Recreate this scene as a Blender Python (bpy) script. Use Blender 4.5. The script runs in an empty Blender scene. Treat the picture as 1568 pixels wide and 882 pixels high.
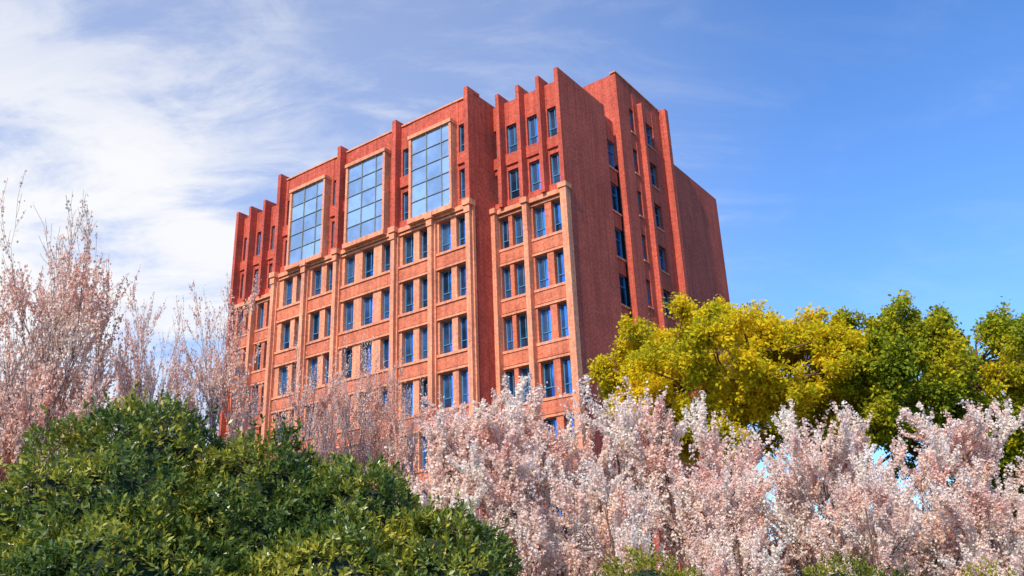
import bpy, bmesh, numpy as np
from math import *
from mathutils import Matrix, Vector
scene=bpy.context.scene
scene.view_settings.view_transform='Standard'; scene.view_settings.look='None'; scene.view_settings.exposure=0
rng=np.random.default_rng(7)

# ---------------------------------------------------------------- materials
def newmat(name):
    m=bpy.data.materials.new(name); m.use_nodes=True
    nt=m.node_tree; nt.nodes.clear()
    out=nt.nodes.new('ShaderNodeOutputMaterial')
    return m,nt,nt.nodes,nt.links,out
def ramp(nodes,stops):
    r=nodes.new('ShaderNodeValToRGB'); e=r.color_ramp.elements
    e[0].position=stops[0][0]; e[0].color=(*stops[0][1],1)
    e[1].position=stops[-1][0]; e[1].color=(*stops[-1][1],1)
    for p,c in stops[1:-1]:
        n=e.new(p); n.color=(*c,1)
    return r
def brick_mat(name,c1,c2,mortar,rough=.85):
    m,nt,N,L,out=newmat(name)
    b=N.new('ShaderNodeBsdfPrincipled'); b.inputs['Roughness'].default_value=rough
    b.inputs['Specular IOR Level'].default_value=.2
    tc=N.new('ShaderNodeTexCoord'); sx=N.new('ShaderNodeSeparateXYZ'); L.new(tc.outputs['Object'],sx.inputs[0])
    ad=N.new('ShaderNodeMath'); L.new(sx.outputs[0],ad.inputs[0]); L.new(sx.outputs[1],ad.inputs[1])
    cb=N.new('ShaderNodeCombineXYZ'); L.new(ad.outputs[0],cb.inputs[0]); L.new(sx.outputs[2],cb.inputs[1])
    br=N.new('ShaderNodeTexBrick'); L.new(cb.outputs[0],br.inputs['Vector'])
    br.inputs['Scale'].default_value=1.0; br.inputs['Brick Width'].default_value=.42; br.inputs['Row Height'].default_value=.14
    br.inputs['Mortar Size'].default_value=.014; br.inputs['Bias'].default_value=0
    br.inputs['Color1'].default_value=(*c1,1); br.inputs['Color2'].default_value=(*c2,1); br.inputs['Mortar'].default_value=(*mortar,1)
    n1=N.new('ShaderNodeTexNoise'); n1.inputs['Scale'].default_value=.35; n1.inputs['Detail'].default_value=6; L.new(tc.outputs['Object'],n1.inputs['Vector'])
    n2=N.new('ShaderNodeTexNoise'); n2.inputs['Scale'].default_value=5; n2.inputs['Detail'].default_value=5; n2.inputs['Roughness'].default_value=.7; L.new(tc.outputs['Object'],n2.inputs['Vector'])
    r1=ramp(N,[(.3,(.84,.82,.84)),(.7,(1.12,1.14,1.10))]); L.new(n1.outputs[0],r1.inputs[0])
    r2=ramp(N,[(.3,(.70,.68,.68)),(.7,(1.26,1.32,1.32))]); L.new(n2.outputs[0],r2.inputs[0])
    mp=N.new('ShaderNodeMapping'); mp.inputs['Scale'].default_value=(2.2,2.2,.12); L.new(tc.outputs['Object'],mp.inputs[0])
    n3=N.new('ShaderNodeTexNoise'); n3.inputs['Scale'].default_value=1.5; n3.inputs['Detail'].default_value=4; L.new(mp.outputs[0],n3.inputs['Vector'])
    r3=ramp(N,[(.35,(.80,.78,.78)),(.6,(1.06,1.06,1.06))]); L.new(n3.outputs[0],r3.inputs[0])
    cur=br.outputs['Color']
    for r in (r1,r2,r3):
        mx=N.new('ShaderNodeMixRGB'); mx.blend_type='MULTIPLY'; mx.inputs[0].default_value=1
        L.new(cur,mx.inputs[1]); L.new(r.outputs[0],mx.inputs[2]); cur=mx.outputs[0]
    L.new(cur,b.inputs['Base Color'])
    bp=N.new('ShaderNodeBump'); bp.inputs['Strength'].default_value=.5; bp.inputs['Distance'].default_value=.02
    L.new(n2.outputs[0],bp.inputs['Height']); L.new(bp.outputs[0],b.inputs['Normal'])
    L.new(b.outputs[0],out.inputs[0]); return m
M_brick=brick_mat('red_brick',(.57,.092,.055),(.47,.070,.043),(.55,.15,.10))
M_spand=brick_mat('orange_brick',(.66,.175,.092),(.57,.14,.072),(.62,.21,.13))
M_trim=brick_mat('salmon_stone',(.80,.31,.175),(.75,.275,.155),(.70,.26,.15),.75)
def glass_mat(name,c,rough,metal,lo=.3,hi=1.35):
    m,nt,N,L,out=newmat(name)
    b=N.new('ShaderNodeBsdfPrincipled'); b.inputs['Roughness'].default_value=rough; b.inputs['Metallic'].default_value=metal
    tc=N.new('ShaderNodeTexCoord'); n=N.new('ShaderNodeTexNoise'); n.inputs['Scale'].default_value=.8; n.inputs['Detail'].default_value=3
    L.new(tc.outputs['Object'],n.inputs['Vector'])
    g=N.new('ShaderNodeNewGeometry'); a=N.new('ShaderNodeMath'); a.operation='MULTIPLY_ADD'; a.inputs[1].default_value=.45
    L.new(g.outputs['Random Per Island'],a.inputs[0]); s=N.new('ShaderNodeMath'); s.operation='MULTIPLY_ADD'; s.inputs[1].default_value=1.0; s.inputs[2].default_value=-.22; L.new(n.outputs[0],s.inputs[0]); L.new(s.outputs[0],a.inputs[2])
    r=ramp(N,[(.3,tuple(x*lo for x in c)),(.7,tuple(min(1,x*hi) for x in c))]); L.new(a.outputs[0],r.inputs[0]); L.new(r.outputs[0],b.inputs['Base Color'])
    bp=N.new('ShaderNodeBump'); bp.inputs['Strength'].default_value=.1; bp.inputs['Distance'].default_value=.05; L.new(n.outputs[0],bp.inputs['Height']); L.new(bp.outputs[0],b.inputs['Normal'])
    L.new(b.outputs[0],out.inputs[0]); return m
M_glass=glass_mat('window_glass',(.15,.38,.78),.06,.9,.3,1.28)
M_bay=glass_mat('bay_glass',(.56,.66,.74),.08,.7,.75,1.15)
def plain(name,c,rough=.6,var=.2,scale=8):
    m,nt,N,L,out=newmat(name)
    b=N.new('ShaderNodeBsdfPrincipled'); b.inputs['Roughness'].default_value=rough
    tc=N.new('ShaderNodeTexCoord'); n=N.new('ShaderNodeTexNoise'); n.inputs['Scale'].default_value=scale; n.inputs['Detail'].default_value=5
    L.new(tc.outputs['Object'],n.inputs['Vector'])
    r=ramp(N,[(.3,tuple(x*(1-var) for x in c)),(.7,tuple(x*(1+var) for x in c))]); L.new(n.outputs[0],r.inputs[0]); L.new(r.outputs[0],b.inputs['Base Color'])
    L.new(b.outputs[0],out.inputs[0]); return m
M_frame=plain('window_frame',(.07,.22,.36),.4)
M_bframe=plain('bay_mullion',(.20,.22,.22),.45)
M_dark=plain('interior_dark',(.02,.02,.025),.9)
M_roof=plain('roof_felt',(.18,.15,.14),.9)
def leaf_mat(name,cols,nscale,trans=.35,rough=.45,spec=.4,bias=-.62,soft=False):
    m,nt,N,L,out=newmat(name)
    g=N.new('ShaderNodeNewGeometry'); tc=N.new('ShaderNodeTexCoord')
    n=N.new('ShaderNodeTexNoise'); n.inputs['Scale'].default_value=nscale; n.inputs['Detail'].default_value=2; L.new(tc.outputs['Object'],n.inputs['Vector'])
    a=N.new('ShaderNodeMath'); a.operation='MULTIPLY_ADD'; a.inputs[1].default_value=.55
    L.new(g.outputs['Random Per Island'],a.inputs[0])
    b2=N.new('ShaderNodeMath'); b2.operation='MULTIPLY_ADD'; b2.inputs[1].default_value=1.7; b2.inputs[2].default_value=bias
    L.new(n.outputs[0],b2.inputs[0]); L.new(b2.outputs[0],a.inputs[2])
    k=len(cols); r=ramp(N,[(i/(k-1),c) for i,c in enumerate(cols)]); L.new(a.outputs[0],r.inputs[0])
    if soft: p=N.new('ShaderNodeBsdfDiffuse'); ck='Color'
    else: p=N.new('ShaderNodeBsdfPrincipled'); p.inputs['Roughness'].default_value=rough; p.inputs['Specular IOR Level'].default_value=spec; ck='Base Color'
    t=N.new('ShaderNodeBsdfTranslucent'); mx=N.new('ShaderNodeMixShader'); mx.inputs[0].default_value=trans
    L.new(r.outputs[0],p.inputs[ck]); L.new(r.outputs[0],t.inputs['Color'])
    L.new(p.outputs[0],mx.inputs[1]); L.new(t.outputs[0],mx.inputs[2]); L.new(mx.outputs[0],out.inputs[0]); return m
M_hedge=leaf_mat('evergreen_leaf',[(.03,.06,.018),(.065,.12,.024),(.17,.22,.03),(.50,.43,.045)],.9,.3,.33,.5,-.50)  # green leaf tones; yellow end paints sunlit highlights into the colour in patches
M_gold=leaf_mat('golden_leaf',[(.24,.31,.03),(.54,.49,.022),(.82,.61,.02),(.90,.67,.035)],.6,.5,bias=-.55,soft=True)
M_goldgreen=leaf_mat('yellow_green_leaf',[(.09,.15,.02),(.24,.30,.025),(.50,.45,.02),(.78,.58,.03)],.5,.45,bias=-.6,soft=True)
M_blossom=leaf_mat('pale_blossom',[(.80,.40,.32),(.94,.66,.56),(.96,.82,.72),(.98,.94,.87)],1.1,.46,bias=-.52,soft=True)
M_pink=leaf_mat('salmon_blossom',[(.80,.33,.23),(.92,.52,.39),(.94,.68,.56),(.96,.84,.74)],.7,.46,bias=-.55,soft=True)
M_bark=plain('bark',(.14,.075,.055),.9,.4,20)
M_barkgrey=plain('bark_grey',(.22,.16,.15),.9,.4,20)
M_ground=plain('grass_ground',(.06,.09,.03),.95,.4,.6)

# ---------------------------------------------------------------- helpers
def link(o,parent=None):
    scene.collection.objects.link(o)
    if parent: o.parent=parent
    return o
class Boxes:
    def __init__(s): s.d={}
    def box(s,key,u0,u1,v0,v1,z0,z1):
        u0,u1=min(u0,u1),max(u0,u1); v0,v1=min(v0,v1),max(v0,v1)
        s.d.setdefault(key,[]).append((v0,v1,u0,u1,z0,z1))
    def make(s,parent,mats):
        for key,bs in s.d.items():
            vs=[];fs=[]
            for (x0,x1,y0,y1,z0,z1) in bs:
                b=len(vs)
                vs+=[(x0,y0,z0),(x1,y0,z0),(x1,y1,z0),(x0,y1,z0),(x0,y0,z1),(x1,y0,z1),(x1,y1,z1),(x0,y1,z1)]
                fs+=[tuple(b+i for i in f) for f in ((0,3,2,1),(4,5,6,7),(0,1,5,4),(1,2,6,5),(2,3,7,6),(3,0,4,7))]
            me=bpy.data.meshes.new(key); me.from_pydata(vs,[],fs); me.materials.append(mats[key])
            link(bpy.data.objects.new(key,me),parent)
def build_mesh(name,parts):
    me=bpy.data.meshes.new(name)
    V=np.concatenate([p[0] for p in parts]); off=0; loops=[];starts=[];mi=[];ls=0
    for i,(v,f,m) in enumerate(parts):
        me.materials.append(m); k=f.shape[1]
        loops.append((f+off).ravel()); starts.append(ls+np.arange(len(f))*k); mi.append(np.full(len(f),i))
        ls+=f.size; off+=len(v)
    loops=np.concatenate(loops);starts=np.concatenate(starts);mi=np.concatenate(mi)
    me.vertices.add(len(V)); me.vertices.foreach_set('co',V.astype(np.float32).ravel())
    me.loops.add(len(loops)); me.loops.foreach_set('vertex_index',loops.astype(np.int32))
    me.polygons.add(len(starts)); me.polygons.foreach_set('loop_start',starts.astype(np.int32))
    me.polygons.foreach_set('material_index',mi.astype(np.int32))
    me.update(calc_edges=True); me.validate(); return me
def nrm(a): return a/np.maximum(np.linalg.norm(a,axis=-1,keepdims=True),1e-9)
def leaf_geo(P,D,L,W,fold=.25,nor=None):
    n=len(P)
    if nor is None: nor=rng.normal(size=(n,3))
    S=nrm(np.cross(D,nor)); Nn=nrm(np.cross(S,D))
    L=np.broadcast_to(L,(n,))[:,None]; W=np.broadcast_to(W,(n,))[:,None]
    v=np.stack([P,P+D*L*.5+S*W*.5+Nn*W*fold,P+D*L,P+D*L*.5-S*W*.5+Nn*W*fold],1).reshape(-1,3)
    f=np.arange(n*4).reshape(n,4); return v,f
def tubes(segs,k=4):
    A=np.array([s[0] for s in segs]);B=np.array([s[1] for s in segs]);ra=np.array([s[2] for s in segs])[:,None];rb=np.array([s[3] for s in segs])[:,None]
    d=nrm(B-A); h=np.where(np.abs(d[:,2:3])<.9,np.array([[0,0,1.]]),np.array([[1.,0,0]])); x=nrm(np.cross(d,h)); y=np.cross(d,x)
    vs=[]
    for base,r in ((A,ra),(B,rb)):
        for j in range(k):
            t=2*pi*j/k; vs.append(base+r*(cos(t)*x+sin(t)*y))
    v=np.stack(vs,1).reshape(-1,3); n=len(segs); b=(np.arange(n)*2*k)[:,None]
    f=np.concatenate([b+np.array([[j,(j+1)%k,k+(j+1)%k,k+j]]) for j in range(k)]); return v,f

# ---------------------------------------------------------------- building
bld=link(bpy.data.objects.new('brick_office_building',None))
A=0.94863637; bld.location=(3.4618,46.0,0); bld.rotation_euler=(0,0,A)
B=Boxes(); bx=B.box
SP=3.35; rows=[(29.45-SP*k,31.6-SP*k) for k in range(9)]
up_rows=rows[:2]; lo_rows=rows[2:]
def frontwin(u0,u1,v,z0,z1,split=True):
    bx('window_glass',u0-.02,u1+.02,v,v+.04,z0-.02,z1+.02)
    f=.055; a=v-.07
    bx('window_frames',u0,u0+f,a,v-.004,z0,z1); bx('window_frames',u1-f,u1,a,v-.004,z0,z1)
    bx('window_frames',u0+f,u1-f,a,v-.004,z0,z0+f); bx('window_frames',u0+f,u1-f,a,v-.004,z1-f,z1)
    zt=z0+(z1-z0)*.3; bx('window_frames',u0+f,u1-f,a+.01,v-.004,zt,zt+.05)
    if split: m=(u0+u1)/2; bx('window_frames',m-.022,m+.022,a+.015,v-.006,zt+.05,z1-f)
def sidewin(v0,v1,u,z0,z1):
    bx('window_glass',u,u+.04,v0-.02,v1+.02,z0-.02,z1+.02)
    f=.06;a=u-.07
    bx('window_frames',a,u-.004,v0,v0+f,z0,z1); bx('window_frames',a,u-.004,v1-f,v1,z0,z1)
    bx('window_frames',a,u-.004,v0+f,v1-f,z0,z0+f); bx('window_frames',a,u-.004,v0+f,v1-f,z1-f,z1)
    zt=z0+(z1-z0)*.62; bx('window_frames',a+.01,u-.004,v0+f,v1-f,zt,zt+.05)
    m=(v0+v1)/2; bx('window_frames',a+.015,u-.006,m-.025,m+.025,z0+f,zt)
def facade(key,u0,u1,v,th,cols,rws,z0,z1,glass,pierkey=None):
    e=u0
    for a,b in cols:
        if a>e: bx(pierkey or key,e,a,v,v+th,z0,z1)
        e=b
    if u1>e: bx(pierkey or key,e,u1,v,v+th,z0,z1)
    for a,b in cols:
        rr=sorted(rws); z=z0
        for (s,h) in rr:
            bx(key,a,b,v+.03,v+th,z,s); frontwin(a,b,glass,s,h); z=h
        bx(key,a,b,v+.03,v+th,z,z1)
LEDGE=25.15
PT=33.42
def sills(u0,u1,v,rws,proj=.1):
    for s,h in rws:
        bx('stone_bands',u0,u1,v-proj,v-.003,s-.18,s-.02)
        bx('spandrel_bands',u0,u1,v-proj*.45,v-.003,s-.95,s-.183)
        bx('stone_bands',u0,u1,v-proj*.8,v-.003,h+.05,h+.19)
def wing(u0,u1,fins,ucols,pils,lcols):
    w=.66
    facade('brick_walls',u0,u1,w,.4,ucols,up_rows,LEDGE+.3,PT,w+.28)
    facade('spandrel_walls',u0,u1,w-.15,.55,lcols,lo_rows,0,LEDGE,w+.24)
    for f in fins:
        bx('brick_fins',f-.14,f+.14,.0,w-.003,LEDGE+.3,33.85); bx('brick_fins',f-.14,f+.14,w-.003,w+.5,PT+.003,33.85)
    bx('stone_bands',u0,u1,w-.42,w-.156,LEDGE,LEDGE+.295)
    for p in pils:
        bx('stone_pilasters',p-.17,p+.17,.02,w-.153,0,LEDGE-.003)
        bx('stone_bands',p-.26,p+.26,-.1,w-.16,LEDGE+.003,LEDGE+.36)
    sills(u0,u1,w-.15,lo_rows)
    for s,h in up_rows: bx('brick_bands',u0,u1,w-.1,w-.003,s-.85,s-.05)
wing(.3,5.9,[1.62,3.24,4.9],[(.5,1.4),(2.05,3.0),(3.7,4.68),(5.12,5.86)],[3.1,5.6],[(.55,1.42),(1.9,2.8),(3.5,4.4),(4.7,5.4)])
wing(24.6,32.5,[25.5,27.25,29.1,30.95],[(25.75,26.95),(27.55,28.8),(29.4,30.65),(31.25,32.35)],[27.3,29.95],[(24.9,25.8),(26.2,27.0),(27.65,28.5),(28.9,29.65),(30.3,31.1),(31.5,32.2)])
bx('brick_fins',32.5,32.8,0,.9,0,33.85)
bx('brick_walls',0,.3,0,5.86,0,33.85)
bx('stone_pilasters',-.07,.36,-.08,.42,0,LEDGE+.1)
bx('stone_bands',-.14,.48,-.16,.52,LEDGE+.103,LEDGE+.42)
cw=-1.5
bays=[(5.9,12.35),(12.35,17.9),(17.9,24.6)]
glb=[(7.3,10.8),(13.3,16.95),(19.4,23.05)]
ucolsC=[(6.22,7.02),(11.2,12.05),(12.58,13.05),(17.2,17.65),(18.2,19.05),(23.4,24.2)]
facade('brick_walls',5.9,24.6,cw,.4,ucolsC,up_rows,LEDGE+.3,PT,cw+.25)
lc=[(6.3,7.25),(7.7,8.7),(9.42,10.4),(10.9,11.88),(12.8,13.8),(14.57,15.65),(16.4,17.4),(18.28,19.25),(19.8,20.78),(21.5,22.45),(22.9,23.9)]
facade('spandrel_walls',5.9,24.6,cw-.12,.52,lc,lo_rows,0,LEDGE,cw+.26,'stone_piers')
sills(5.9,24.6,cw-.12,lo_rows,.16)
for s,h in up_rows:
    for (a,b),(g0,g1) in zip(bays,glb):
        bx('brick_bands',a+.1,g0-.2,cw-.12,cw-.003,s-.85,s-.04); bx('brick_bands',g1+.2,b-.1,cw-.12,cw-.003,s-.85,s-.04)
bx('stone_bands',5.82,24.68,cw-.36,cw-.125,LEDGE-.003,LEDGE+.297)
for f in (5.9,12.35,17.9,24.6):
    bx('brick_fins',f-.17,f+.17,-2.1,cw-.003,LEDGE+.4,33.8); bx('brick_fins',f-.17,f+.17,cw-.003,cw+.7,PT+.003,33.8)
for p in (5.95,9.08,12.35,17.9,21.2,24.6):
    bx('stone_pilasters',p-.17,p+.17,-2.12,cw-.123,0,LEDGE-.006)
    bx('stone_pilasters',p-.26,p-.175,-1.86,cw-.123,0,LEDGE-.006); bx('stone_pilasters',p+.175,p+.26,-1.86,cw-.123,0,LEDGE-.006)
    bx('stone_bands',p-.3,p+.3,-2.26,cw-.13,LEDGE,LEDGE+.39)
    bx('stone_bands',p-.23,p+.23,-2.2,-2.123,LEDGE-.5,LEDGE-.1)
bx('stone_bands',6.1,12.15,cw-.08,cw+.32,PT+.003,PT+.11);bx('stone_bands',12.55,17.7,cw-.08,cw+.32,PT+.003,PT+.11);bx('stone_bands',18.1,24.4,cw-.08,cw+.32,PT+.003,PT+.11)
for g0,g1 in glb:
    z0,z1=25.55,31.75; f=-2.12
    n=5; hh=(z1-z0-.2)/n; wI=(g1-g0-.2)
    us=[g0+.1,g0+.1+wI*.2,g0+.1+wI*.6,g1-.1]
    for i in range(n):
        for j in range(3): bx('bay_window_glass',us[j]+.004,us[j+1]-.004,f+.1,cw-.01,z0+.1+i*hh+.004,z0+.1+(i+1)*hh-.004)
    bx('stone_bands',g0-.16,g1+.16,f-.08,cw-.006,z0-.24,z0+.1); bx('stone_bands',g0-.16,g1+.16,f-.08,cw-.006,z1-.1,z1+.16)
    bx('stone_bands',g0-.12,g0+.08,f,cw-.006,z0+.1,z1-.1); bx('stone_bands',g1-.08,g1+.12,f,cw-.006,z0+.1,z1-.1)
    for i in range(1,n): z=z0+.1+i*hh; bx('bay_mullions',g0+.08,g1-.08,f+.04,f+.097,z-.025,z+.025)
    for t in (.2,.6): u=g0+.1+wI*t; bx('bay_mullions',u-.025,u+.025,f+.035,f+.095,z0+.1,z1-.1)
bx('brick_walls',5.9,6.3,cw+.4,1.0,0,PT); bx('brick_walls',24.2,24.6,cw+.4,1.0,0,PT)
bx('brick_fins',5.73,5.898,cw+.003,.9,0,33.6)
def slot(v0,v1):
    e=.45; zz=0
    for s,h in sorted(rows): 
        bx('brick_walls',e-.1,e+.3,v0,v1,zz,s+.1); sidewin(v0+.03,v1-.03,e+.1,s+.1,h+.1); zz=h+.1
        bx('stone_bands',e-.18,e-.103,v0,v1,s-.05,s+.1)
    bx('brick_walls',e-.1,e+.3,v0,v1,zz,33.5)
slot(5.86,7.6); slot(14.95,16.15)
bx('brick_walls',0,.4,16.15,24.8,0,33.8)
TR=[(30.0-SP*k,31.95-SP*k) for k in range(-1,9)]
def tower():
    cols=[(9.25,9.95),(11.8,13.0)]; e=7.6
    for a,b in cols: bx('brick_walls',-.22,.25,e,a,0,37.4); e=b
    bx('brick_walls',-.22,.25,e,14.95,0,37.4)
    for a,b in cols:
        z=0
        for s,h in sorted(TR):
            if s<0: continue
            bx('brick_walls',-.19,.25,a,b,z,s); sidewin(a,b,.1,s,h); z=h
            bx('stone_bands',-.27,-.193,a,b,s-.12,s-.01)
        bx('brick_walls',-.19,.25,a,b,z,37.4)
    bx('brick_fins',-.6,-.223,10.6,10.9,0,36.2)
    bx('brick_fins',-.75,-.223,14.4,14.93,0,37.5)
    bx('brick_walls',.25,7,7.6,14.95,30,37.35)
    bx('stone_bands',-.28,.2,7.5,14.3,37.403,37.5)
tower()
bx('interior_core',.78,32.4,1.35,24.7,0,33.0); bx('interior_core',6.3,24.2,-1.0,1.33,0,33.0)
bx('interior_core',.31,.75,8.0,14.5,0,33.0)
bx('roof_slab',.4,32.4,1.1,24.75,33.003,33.08); bx('roof_slab',6.32,24.18,-1.05,1.09,33.006,33.07)
bx('brick_walls',32.4,32.8,.9,24.8,0,33.8); bx('brick_walls',.4,32.4,24.75,24.8,0,33.8)
B.make(bld,{'brick_walls':M_brick,'spandrel_walls':M_spand,'spandrel_bands':M_spand,'stone_piers':M_trim,'brick_fins':M_brick,'brick_bands':M_brick,'stone_bands':M_trim,'stone_pilasters':M_trim,
 'window_glass':M_glass,'window_frames':M_frame,'bay_window_glass':M_bay,'bay_mullions':M_bframe,'interior_core':M_dark,'roof_slab':M_roof})

# ---------------------------------------------------------------- ground
me=bpy.data.meshes.new('ground'); me.from_pydata([(-1500,-1500,0),(1500,-1500,0),(1500,1500,0),(-1500,1500,0)],[],[(0,1,2,3)]); me.materials.append(M_ground); link(bpy.data.objects.new('ground',me))

# ---------------------------------------------------------------- blossom trees
def skel(h,trunk,spread,seed,dens=1.,up=.10,lim_ang=.75,nlim=2,taper=.75,d2=.85,lead=.86):
    R=np.random.default_rng(seed); segs=[]
    def br(p,d,L,r,lev):
        n=max(3,int(L/(.22 if lev<2 else .12))); st=L/n
        for i in range(n):
            t=i/n
            d=d+R.normal(size=3)*(.05 if lev==0 else .10)+np.array([0,0,up if lev else .1]); d/=np.linalg.norm(d)
            q=p+d*st; r1=r*(1-(i+1)/n*.8); r0=r*(1-i/n*.8)
            segs.append((p,q,max(r0,.003),max(r1,.0025),lev)); p=q
            if lev==0 and p[2]>trunk: k=nlim if R.random()<.8 else 0
            elif lev==1 and i>=1: k=1+(R.random()<.5*dens) if R.random()<dens+.2 else 0
            elif lev==2 and i>=1: k=1 if R.random()<d2*dens else 0
            else: k=0
            for _ in range(int(k)):
                s=R.normal(size=3); s-=s.dot(d)*d; s/=np.linalg.norm(s)
                ang=(lim_ang if lev==0 else .5)*R.uniform(.6,1.2)
                c=d*cos(ang)+s*sin(ang)
                if lev==0: cl=spread*R.uniform(.55,1.2)*(1.25-taper*t)
                elif lev==1: cl=min(L*R.uniform(.3,.6),1.1)*(1.1-.4*t)
                else: cl=R.uniform(.18,.5)
                br(p,c,cl,r1*(.6 if lev==0 else .62),lev+1)
    br(np.array([0,0,0.]),np.array([R.normal()*.03,R.normal()*.03,1.]),h*lead,h*.012+.01,0)
    return segs
def blossom_tree_mesh(name,h,trunk,spread,seed,per_m,size,mb,mw,dens=1.,up=.1,ang=.75,zfade=0,nlim=2,taper=.75,off=.03,lead=.86):
    segs=skel(h,trunk,spread,seed,dens,up,ang,nlim,taper,.85,lead)
    zt=max(s[1][2] for s in segs); 
    A_=np.array([s[0] for s in segs]);B_=np.array([s[1] for s in segs]); lev=np.array([s[4] for s in segs])
    cx,cy=A_[lev>=2][:,0].mean(),A_[lev>=2][:,1].mean()
    def sh(a): a=a.copy(); k=np.clip(a[:,2]/zt,0,1); a[:,0]-=cx*k*1.3; a[:,1]-=cy*k*1.3; return a
    A_=sh(A_);B_=sh(B_); segs=[(a,b,s[2],s[3],s[4]) for a,b,s in zip(A_,B_,segs)]
    R=np.random.default_rng(seed+99)
    m=lev>=2; A2,B2=A_[m],B_[m]; ln=np.linalg.norm(B2-A2,axis=1)
    patch=.72+.62*np.sin(A2[:,0]*3+seed)*np.sin(A2[:,1]*3.3)+.4*np.sin(A2[:,2]*4+seed)
    zf=A2[:,2]/zt
    if zfade: patch*=np.clip(1.4-(zf-.6)*2.9,.16,1.3)
    else: patch*=np.clip(.38+(zf-.2)*1.7,.32,1.2)
    cnt=R.poisson(np.clip(ln*per_m*np.clip(patch,.1,1.5),0,60)); idx=np.repeat(np.arange(len(A2)),cnt)
    t=R.random(len(idx))[:,None]; P=A2[idx]*(1-t)+B2[idx]*t+R.normal(size=(len(idx),3))*off
    D=nrm(R.normal(size=P.shape)+np.array([0,0,.3])); s=R.uniform(.7,1.25,len(P))*size
    v,f=leaf_geo(P-D*s[:,None]*.5,D,s,s*.95,.2)
    tv,tf=tubes(segs,4); sc=h/zt
    return build_mesh(name,[(tv*sc,tf,mw),(v*sc,f,mb)])
pale=[blossom_tree_mesh('cherry_%d'%i,5.,.6,1.8,20+i,168,.054,M_blossom,M_bark,.98,.15,.82,nlim=2,off=.028) for i in range(4)]
spar=[blossom_tree_mesh('plum_%d'%i,7.,1.4,3.2,60+i,62,.048,M_pink,M_barkgrey,.68,.09,.60,1,2,.8,.027,.72) for i in range(4)]
def place(name,me,x,y,h,base,rot,wid=1.):
    o=link(bpy.data.objects.new(name,me)); s=h/base; o.location=(x,y,0); o.scale=(s*wid,s*wid,s); o.rotation_euler=(0,0,rot); return o
cher=[(-1.4,14.5,5.2),(-.5,15.2,5.7),(.85,15.6,5.4),(1.9,16.2,5.8),(2.8,14.8,5.0),(4.0,15.8,5.3),(5.3,15.2,4.8),(6.6,14.4,4.5),(7.8,15.4,4.8),(9.1,14.6,4.3),(10.3,15.4,4.2),(1.3,13.2,4.0),(3.0,13.0,3.6),(5.0,13.0,3.8),(6.9,12.8,3.4),(8.3,12.8,3.5),(.1,13.6,4.2),(6.0,16.9,5.3)]
for i,(x,y,h) in enumerate(cher): place('cherry_blossom_tree',pale[(i*3)%4],x,y,h,5.,i*2.1,1.05)
for i,(x,y,h,wd) in enumerate([(-6.65,12,7.8,.72),(-7.75,12.4,6.7,.8),(-6.2,14,7.3,.52),(-5.3,14.6,7.7,.58),(-3.4,18,7.4,.55),(-4.1,17,6.8,.55),(-2.6,18.3,7.1,.55),(-8.8,13.6,6.8,.8)]):
    place('budding_plum_tree',spar[i%4],x,y,h,7.,i*1.7+.4,wd)

# ---------------------------------------------------------------- golden broadleaf trees
def crown_tree(name,loc,c,rad,nclump,nleaf,mat,seed,lsize=.11):
    R=np.random.default_rng(seed); c=np.array(c);rad=np.array(rad)
    d=nrm(R.normal(size=(nclump*3,3))); d=d[d[:,2]>-.85][:nclump]
    for _ in range(12):
        df=d[:,None]-d[None]; w=np.exp(-(df**2).sum(-1)/.05); d=nrm(d+.02*(df*w[...,None]).sum(1))
    rr=R.uniform(.3,1.0,len(d))**.5
    wob=1+.10*np.sin(d[:,0]*5+seed)+.08*np.sin(d[:,1]*6+d[:,2]*5)
    CC=c+d*rad*(rr*wob)[:,None]
    segs=[]; top=np.array([c[0]*.4,c[1]*.4,c[2]-rad[2]*.75])
    n=8; p=np.zeros(3)
    for i in range(n):
        q=top*((i+1)/n)+np.array([R.normal()*.05,R.normal()*.05,0]); segs.append((p,q,.26-.012*i,.26-.012*(i+1),0)); p=q
    limbs=[]
    for k in range(9):
        a=k*2*pi/9+R.random()*.4; e=c+np.array([cos(a)*rad[0]*.4,sin(a)*rad[1]*.4,R.uniform(-.25,.3)*rad[2]])
        pts=[p+(e-p)*t+np.array([0,0,-.5*sin(pi*t)])+R.normal(size=3)*.08*(0<t<1) for t in np.linspace(0,1,8)]
        for i in range(7): segs.append((pts[i],pts[i+1],.11-.014*i,.11-.014*(i+1),1))
        limbs+=pts[2:]
    limbs=np.array(limbs); P=[];D=[]
    for q in CC:
        j=np.argmin(np.linalg.norm(limbs-q,axis=1)); s=limbs[j]; m=(s+q)/2+R.normal(size=3)*.15
        segs.append((s,m,.03,.022,2)); segs.append((m,q,.022,.01,2))
        cr=R.uniform(.38,.78)
        for _ in range(10):
            dd=nrm(R.normal(size=3)+np.array([0,0,.25])); e=q+dd*cr*R.uniform(.5,1.2)*np.array([1,1,.7]); segs.append((q,e,.01,.004,3))
            k=int(nleaf/10); t=R.beta(2.5,1.2,k)[:,None]
            P.append(q+(e-q)*t+R.normal(size=(k,3))*.085); D.append(nrm(dd*.5+R.normal(size=(k,3))*.7+np.array([0,0,-.15])))
    P=np.concatenate(P);D=np.concatenate(D); s=R.uniform(.7,1.25,len(P))*lsize
    nor=R.normal(size=P.shape)*.6+np.array([0,-.35,1.])
    v,f=leaf_geo(P,D,s,s*.6,.15,nor); tv,tf=tubes(segs,6)
    me=build_mesh(name,[(tv,tf,M_bark),(v,f,mat)]); o=link(bpy.data.objects.new(name,me)); o.location=loc; return o
crown_tree('golden_leaf_tree',(5.6,22,0),(0,0,6.8),(3.7,3.0,2.1),140,950,M_gold,3,.11)
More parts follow.
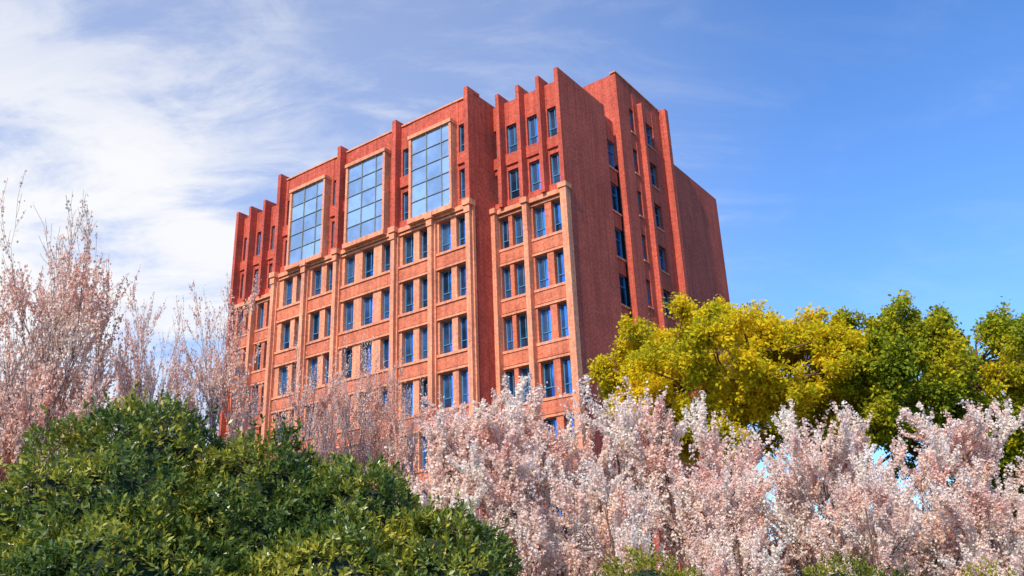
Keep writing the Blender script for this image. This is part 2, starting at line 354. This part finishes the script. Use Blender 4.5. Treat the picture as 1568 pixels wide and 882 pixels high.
crown_tree('golden_leaf_tree',(10.9,22.5,0),(0,0,6.5),(3.9,3.2,2.3),160,950,M_goldgreen,5,.11)
crown_tree('golden_leaf_tree',(14.3,23.0,0),(0,0,5.0),(3.0,2.6,2.2),100,850,M_goldgreen,12,.11)

# ---------------------------------------------------------------- evergreen shrubs
def shrub(name,ells,dens,mat,seed,L=.085,W=.032):
    R=np.random.default_rng(seed); ells=[(np.array(a),np.array(b)) for a,b in ells]
    def disp(d,c): return 1+.07*np.sin(d[:,0]*7+c[0]*3)*np.sin(d[:,2]*6+c[1])+.05*np.sin(d[:,1]*9+d[:,2]*11+c[0]*5)+.03*np.sin(d[:,0]*19+d[:,2]*17)
    P=[];Nn=[]
    for c,r in ells:
        area=4*pi*((r[0]*r[1])**1.6/3+(r[0]*r[2])**1.6/3+(r[1]*r[2])**1.6/3)**(1/1.6); n=int(area*dens)
        d=nrm(R.normal(size=(n,3))); d=d[d[:,2]>-.5]
        rr=disp(d,c)*(1-R.exponential(.045,len(d))+.03+.12*(R.random(len(d))<.08)*R.random(len(d)))
        p=c+d*r*rr[:,None]; nn=nrm(d/r)
        keep=np.ones(len(p),bool)
        for c2,r2 in ells:
            if c2 is c: continue
            keep&=np.linalg.norm((p-c2)/r2,axis=1)>.88
        keep&=p[:,2]>.1
        P.append(p[keep]);Nn.append(nn[keep])
    P=np.concatenate(P);Nn=np.concatenate(Nn)
    ax=nrm(Nn+R.normal(size=P.shape)*.45+np.array([0,0,.45])); k=9
    t=nrm(np.cross(ax,R.normal(size=ax.shape))); b=np.cross(ax,t)
    PP=[];DD=[];NO=[];LL=[]
    for j in range(k):
        a=j*2.4+R.normal(size=len(P))*.3; sp=np.clip(.35+.12*j+R.normal(size=len(P))*.15,.2,1.6)
        rad=t*np.cos(a)[:,None]+b*np.sin(a)[:,None]
        D=nrm(ax*np.cos(sp)[:,None]+rad*np.sin(sp)[:,None]+np.array([0,0,-.12]))
        PP.append(P-ax*(j*.012)); DD.append(D); NO.append(ax); LL.append(L*R.uniform(.7,1.2,len(P)))
    PP=np.concatenate(PP);DD=np.concatenate(DD);NO=np.concatenate(NO);LL=np.concatenate(LL)
    v,f=leaf_geo(PP,DD,LL,LL*W/L,.12,NO)
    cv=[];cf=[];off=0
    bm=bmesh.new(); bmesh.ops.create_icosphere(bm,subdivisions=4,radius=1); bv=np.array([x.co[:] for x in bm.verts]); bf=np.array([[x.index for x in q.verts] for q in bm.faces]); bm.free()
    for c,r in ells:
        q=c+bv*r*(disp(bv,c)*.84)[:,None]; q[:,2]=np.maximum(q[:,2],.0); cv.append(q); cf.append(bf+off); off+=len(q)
    me=build_mesh(name,[(np.concatenate(cv),np.concatenate(cf),M_lightblock),(v,f,mat)]); return link(bpy.data.objects.new(name,me))
M_lightblock=plain('shrub_light_block',(.015,.028,.01),.95,.5,6)  # dark solid core added inside each shrub to block light between leaves
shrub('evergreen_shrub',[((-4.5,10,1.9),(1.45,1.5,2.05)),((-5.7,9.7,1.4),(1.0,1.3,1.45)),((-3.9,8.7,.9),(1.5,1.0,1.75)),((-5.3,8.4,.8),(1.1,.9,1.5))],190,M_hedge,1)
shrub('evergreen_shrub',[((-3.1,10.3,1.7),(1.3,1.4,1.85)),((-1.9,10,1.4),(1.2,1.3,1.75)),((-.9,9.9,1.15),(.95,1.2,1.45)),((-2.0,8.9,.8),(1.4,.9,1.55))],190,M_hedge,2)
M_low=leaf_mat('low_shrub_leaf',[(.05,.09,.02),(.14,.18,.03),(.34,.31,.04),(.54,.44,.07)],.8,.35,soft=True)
shrub('low_shrub',[((1.4,10.5,.9),(.9,.8,1.2)),((2.6,10.8,.75),(.9,.8,1.0)),((4.0,11,.8),(1.1,.8,1.15)),((5.6,11,.75),(1.0,.8,1.0)),((7.0,11.2,.7),(1.0,.8,1.0))],120,M_low,3,.06,.026)

def belt():
    R=np.random.default_rng(11); P=[];D=[]
    for i in range(150):
        x=-110+i*1.9+R.normal()*1.2
        if -42<x<34: continue
        y=88+R.normal()*6; h=R.uniform(5,9.5)
        n=450; d=nrm(R.normal(size=(n,3))); p=np.array([x,y,h*.55])+d*np.array([3.2,3,h*.5])*R.uniform(.6,1.05,n)[:,None]
        P.append(p);D.append(nrm(R.normal(size=(n,3))))
    P=np.concatenate(P);D=np.concatenate(D); s=R.uniform(.5,1.0,len(P))
    v,f=leaf_geo(P,D,s,s*.7,.2); me=build_mesh('distant_trees',[(v,f,M_low)]); link(bpy.data.objects.new('distant_trees',me))
belt()

# ---------------------------------------------------------------- light & sky
sd=Vector((-.50,-.866,0)).normalized(); el=radians(40)
sun=bpy.data.lights.new('sun','SUN'); sun.energy=5.0; sun.angle=radians(.5); sun.color=(1,.90,.74)
so=link(bpy.data.objects.new('sun',sun)); dv=Vector((sd.x*cos(el),sd.y*cos(el),sin(el))); so.rotation_euler=dv.to_track_quat('Z','Y').to_euler(); so.location=(0,0,60)
w=bpy.data.worlds.new('World'); scene.world=w; w.use_nodes=True; nt=w.node_tree; N=nt.nodes; L=nt.links; N.clear()
out=N.new('ShaderNodeOutputWorld'); bg=N.new('ShaderNodeBackground'); bg.inputs[1].default_value=.13; L.new(bg.outputs[0],out.inputs[0])
sky=N.new('ShaderNodeTexSky'); sky.sky_type='NISHITA'; sky.sun_disc=False; sky.sun_elevation=el; sky.sun_rotation=atan2(sd.x,sd.y); sky.dust_density=.6; sky.ozone_density=2
hs=N.new('ShaderNodeMixRGB'); hs.blend_type='MULTIPLY'; hs.inputs[0].default_value=1; hs.inputs[2].default_value=(.93,1.40,2.0,1); L.new(sky.outputs[0],hs.inputs[1])
tc=N.new('ShaderNodeTexCoord'); sx=N.new('ShaderNodeSeparateXYZ'); L.new(tc.outputs['Generated'],sx.inputs[0])
def mth(op,a,b=None,c=None,clamp=False):
    m=N.new('ShaderNodeMath'); m.operation=op; m.use_clamp=clamp
    for i,q in enumerate((a,b,c)):
        if q is None: continue
        if isinstance(q,(int,float)): m.inputs[i].default_value=q
        else: L.new(q,m.inputs[i])
    return m.outputs[0]
def mrange(v,a,b,c=0.,d=1.):
    m=N.new('ShaderNodeMapRange'); m.interpolation_type='SMOOTHSTEP'; L.new(v,m.inputs['Value'])
    m.inputs['From Min'].default_value=a; m.inputs['From Max'].default_value=b; m.inputs['To Min'].default_value=c; m.inputs['To Max'].default_value=d; return m.outputs[0]
zz=mth('ADD',mth('MAXIMUM',sx.outputs[2],0),.40)
cb=N.new('ShaderNodeCombineXYZ'); L.new(mth('DIVIDE',sx.outputs[0],zz),cb.inputs[0]); L.new(mth('DIVIDE',sx.outputs[1],zz),cb.inputs[1])
def noise(rot,sc,scale,rough,dist,off=0):
    mp=N.new('ShaderNodeMapping'); mp.inputs['Location'].default_value=(off,off*.7,0); mp.inputs['Rotation'].default_value=(0,0,rot); mp.inputs['Scale'].default_value=sc; L.new(cb.outputs[0],mp.inputs[0])
    n=N.new('ShaderNodeTexNoise'); n.inputs['Scale'].default_value=scale; n.inputs['Detail'].default_value=12; n.inputs['Roughness'].default_value=rough; n.inputs['Distortion'].default_value=dist; L.new(mp.outputs[0],n.inputs['Vector']); return n.outputs[0]
nA=noise(.35,(1.3,2.2,1),3.4,.62,.45,5.1); nB=noise(.45,(1.0,2.6,1),3.8,.64,.5,3.3)
vd=N.new('ShaderNodeVectorMath'); vd.operation='DOT_PRODUCT'; L.new(tc.outputs['Generated'],vd.inputs[0]); vd.inputs[1].default_value=(-.55,.75,.365)
near=mrange(vd.outputs['Value'],.92,1.0); wide=mrange(vd.outputs['Value'],.55,1.0)
high=mrange(sx.outputs[2],.42,.62,1.,.45)
puff=mth('MULTIPLY',mrange(mth('ADD',mth('MULTIPLY',near,.28),nA),.52,.80,0,.97),high)
veil=mth('MULTIPLY',mrange(mth('ADD',mth('MULTIPLY',wide,.10),nB),.50,.76),mth('MULTIPLY',high,mth('MULTIPLY_ADD',wide,.55,.05)))
haze=mth('MULTIPLY',wide,.29)
inv=mth('MULTIPLY',mth('SUBTRACT',1.0,mth('MULTIPLY',puff,mth('MULTIPLY_ADD',wide,.9,.08))),mth('MULTIPLY',mth('SUBTRACT',1.0,veil),mth('SUBTRACT',1.0,haze)))
fac=mth('SUBTRACT',1.0,inv,clamp=True)
mx=N.new('ShaderNodeMixRGB'); L.new(fac,mx.inputs[0]); L.new(hs.outputs[0],mx.inputs[1]); mx.inputs[2].default_value=(7.6,7.6,7.7,1)
L.new(mx.outputs[0],bg.inputs[0])

# ---------------------------------------------------------------- camera
f,p,r=1298.4865,.3583931,-.0404209
F=Vector((0,cos(p),sin(p)));R0=Vector((1,0,0));U0=Vector((0,-sin(p),cos(p)))
R2=R0*cos(r)+U0*sin(r);U2=-R0*sin(r)+U0*cos(r)
cd=bpy.data.cameras.new('camera'); cam=link(bpy.data.objects.new('camera',cd))
mat=Matrix((R2,U2,-F)).transposed().to_4x4(); mat.translation=(0,0,1.6); cam.matrix_world=mat
cd.sensor_width=36; cd.lens=f/1568*36; cd.clip_end=5000; cd.clip_start=.1; scene.camera=cam
